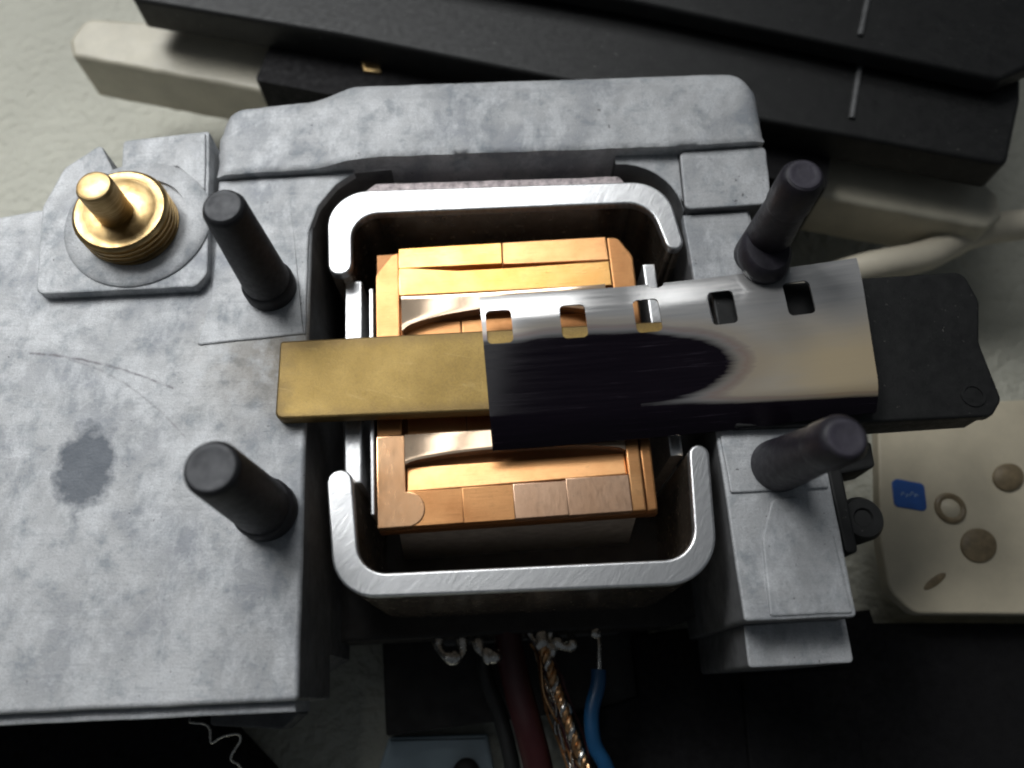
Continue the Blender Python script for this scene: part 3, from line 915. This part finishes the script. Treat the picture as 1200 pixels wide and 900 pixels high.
# ------------------------------------------------------------------ dark things below
o = thing('black_enclosure', 'black enclosure filling the lower right corner', 'enclosure', (26, -20, -22))
mesh('top', prism(B(), rounded([(11, -14.0), (26.4, -13.6), (26.5, -14.6), (60, -17), (60, -40), (3.2, -40), (3.0, -19.6), (8, -18.5), (8, -14.3)]), -21.9, -17, .3, 2), 'black_matte', o)
mesh('raised_block', prism(B(), rounded([(15.7, -17.4, .3), (24.0, -17.7, .3), (22.7, -30), (14.6, -30)]), -17.2, -16.6, .25, 2), 'black_matte', o)
bp = prism(B(), rounded([(-60, -15.5), (-23.8, -17.2), (-19.4, -21.7, .6), (-18.5, -30), (-60, -30)]), -21.9, -17, .3, 2)
o = mesh('black_case', bp, 'black_matte', loc=(-35, -22, -22))
tag(o, 'black panel under the lower left edge of the frame', 'case')
cr = [(-22.6, -16.8, -12.5), (-22.85, -17.9, -12), (-21.9, -18.15, -12), (-21.45, -18.5, -12), (-21.3, -19.35, -12), (-20.6, -19.05, -12), (-19.6, -18.95, -12), (-19.5, -19.4, -12.3), (-20.15, -20.4, -12.6), (-19.6, -21.0, -13), (-19.3, -22.4, -14), (-19.5, -25, -17)]
o = mesh('crinkled_wire', tube(B(), spline(cr, 6), .085, 8), 'solder', loc=(-20.5, -20, -17))
tag(o, 'thin crinkled bare wire under the lower left edge of the frame', 'wire')

tm = thing('terminal_board', 'dark brown terminal board with solder lugs below the head', 'terminal board', (-3, -16, -22))
mesh('board', prism(B(), rounded([(-10.85, -13.2), (-10.65, -19.95, .25), (2, -19.3), (9.5, -19), (9.5, -13.2)]), -21.9, -18, .2, 2), 'dark_brown', tm)
mesh('support', box(B(), -6, 7, -14, -9, -18.2, -15.4), 'cast_dark', tm)
def lug_(x, y, s_=1.0, tilt=0):
    p = [(x - .8*s_, y + .9, -13.0), (x - .85*s_, y, -12.6), (x - .45*s_, y - .7*s_, -12.3), (x + .25*s_, y - 1.0*s_, -12.3), (x + .75*s_, y - .75*s_, -12.5), (x + .8*s_, y + .2, -12.8), (x + .75*s_, y + 1.2, -13.1)]
    mesh('solder_lug', tube(B(), spline(p, 6), .3, 10, rf=lambda q: .26 + .22*math.sin(q*8 + x)**2), 'solder', tm)
lug_(-5.3, -14.2)
lug_(-2.6, -14.4, .9)
lug_(1.0, -13.9, .8)
lug_(2.6, -14.3, .7)
def wire(name, label, pts, r, mat, rf=None):
    o = mesh(name, tube(B(), spline(pts, 8), r, 14, rf=rf), mat, loc=pts[len(pts)//2])
    tag(o, label, 'wire', 'wires soldered below the head')
    return o
wire('red_wire', 'thick dark red wire leaving the solder lugs', [(-1.35, -13.4, -13), (-1.2, -15, -13), (-.8, -17.5, -13), (-.2, -20.3, -13.2), (.3, -23, -14), (.8, -27, -16)], 1.0, 'red_wire')
wire('black_wire', 'black wire running along the left of the red wire', [(-3.0, -14.3, -14.5), (-3.0, -16.5, -14.5), (-2.2, -19, -14.8), (-1.6, -22, -15), (-1, -27, -16)], .55, 'black_plastic')
wire('blue_wire', 'blue insulated wire hanging from the rightmost solder lug', [(4.75, -16.6, -12), (4.6, -17.6, -12), (4.0, -19.3, -12), (4.0, -21.2, -12.2), (4.7, -22.8, -12.6), (5.6, -26, -14)], .52, 'blue_wire')
mesh('bare_end', tube(B(), spline([(4.9, -13.7, -12.6), (5.0, -14.8, -12.1), (4.9, -15.8, -12), (4.75, -16.9, -12)], 6), .17, 8), 'solder', bpy.data.objects['blue_wire'])
bp_ = [(1.0, -14.2, -12.3), (1.35, -15.8, -12.1), (1.8, -17.6, -12), (2.25, -19.3, -11.9), (2.8, -21.2, -12), (3.4, -23, -12.3), (4.4, -26.5, -14)]
o = thing('bare_braid', 'twisted bare copper wire between the red and blue wires', 'wire', bp_[3], 'wires soldered below the head')
core = spline(bp_, 10)
for s_ in range(3):
    q = []
    for i, p in enumerate(core):
        a = i*.75 + s_*2.1
        q.append(p + Vector((math.cos(a)*.2, 0, math.sin(a)*.2)))
    mesh('strand', tube(B(), q, .19, 8), 'bare_copper' if s_ else 'solder', o)
rs = random.Random(3)
for k in range(9):
    x0 = rs.uniform(.2, 2.4)
    q = [(x0, -14.2 + rs.uniform(-.4, .3), -12.6)]
    for j in range(1, 7):
        q.append((x0 + j*.33 + rs.uniform(-.55, .45), -14.2 - j*1.6 + rs.uniform(-.4, .4), -12.6 + rs.uniform(-.5, .6) - j*.08))
    mesh('strand', tube(B(), spline(q, 7), rs.uniform(.05, .11), 6), ['bare_copper', 'solder', 'red_wire'][k % 3], o)
for k, (x, y, rr) in enumerate(((1.1, -14.5, .55), (1.75, -15.1, .4), (2.35, -19.0, .38), (-2.7, -15.2, .45), (-5.0, -15.1, .4), (4.85, -14.2, .35), (2.8, -21.0, .4))):
    bm = B()
    bmesh.ops.create_icosphere(bm, subdivisions=3, radius=rr)
    for v in bm.verts:
        d_ = 1 + .35*noise.noise(v.co*2.2 + Vector((k*7, 0, 0)))
        v.co = Vector((v.co.x*d_ + x, v.co.y*d_*1.25 + y, v.co.z*d_*.8 - 12.2))
    mesh('solder_blob', bm, 'solder', o if k in (1, 2, 6) else tm, smooth=80)
o = mesh('blue_sheet', prism(B(), rounded([(-13, -26), (-10.75, -20.05, .2), (-3.3, -20.4, .2), (-2.5, -26)]), -21.9, -20.2, .3, 2), 'pale_blue', loc=(-7, -23, -22))
tag(o, 'pale blue sheet at the bottom edge left of the wires', 'sheet')
o = mesh('dark_knob', lathe(B(), [(0, -20.25), (1.0, -20.25), (1.0, -19.4), (.7, -19.1), (0, -19.0)], -5.0, -22.9, 28), 'dark_brown', loc=(-5, -22.9, -20.2))
tag(o, 'small dark round knob on the pale blue sheet', 'knob')

for ob in bpy.data.objects:
    if 'loc' in ob:
        del ob['loc']
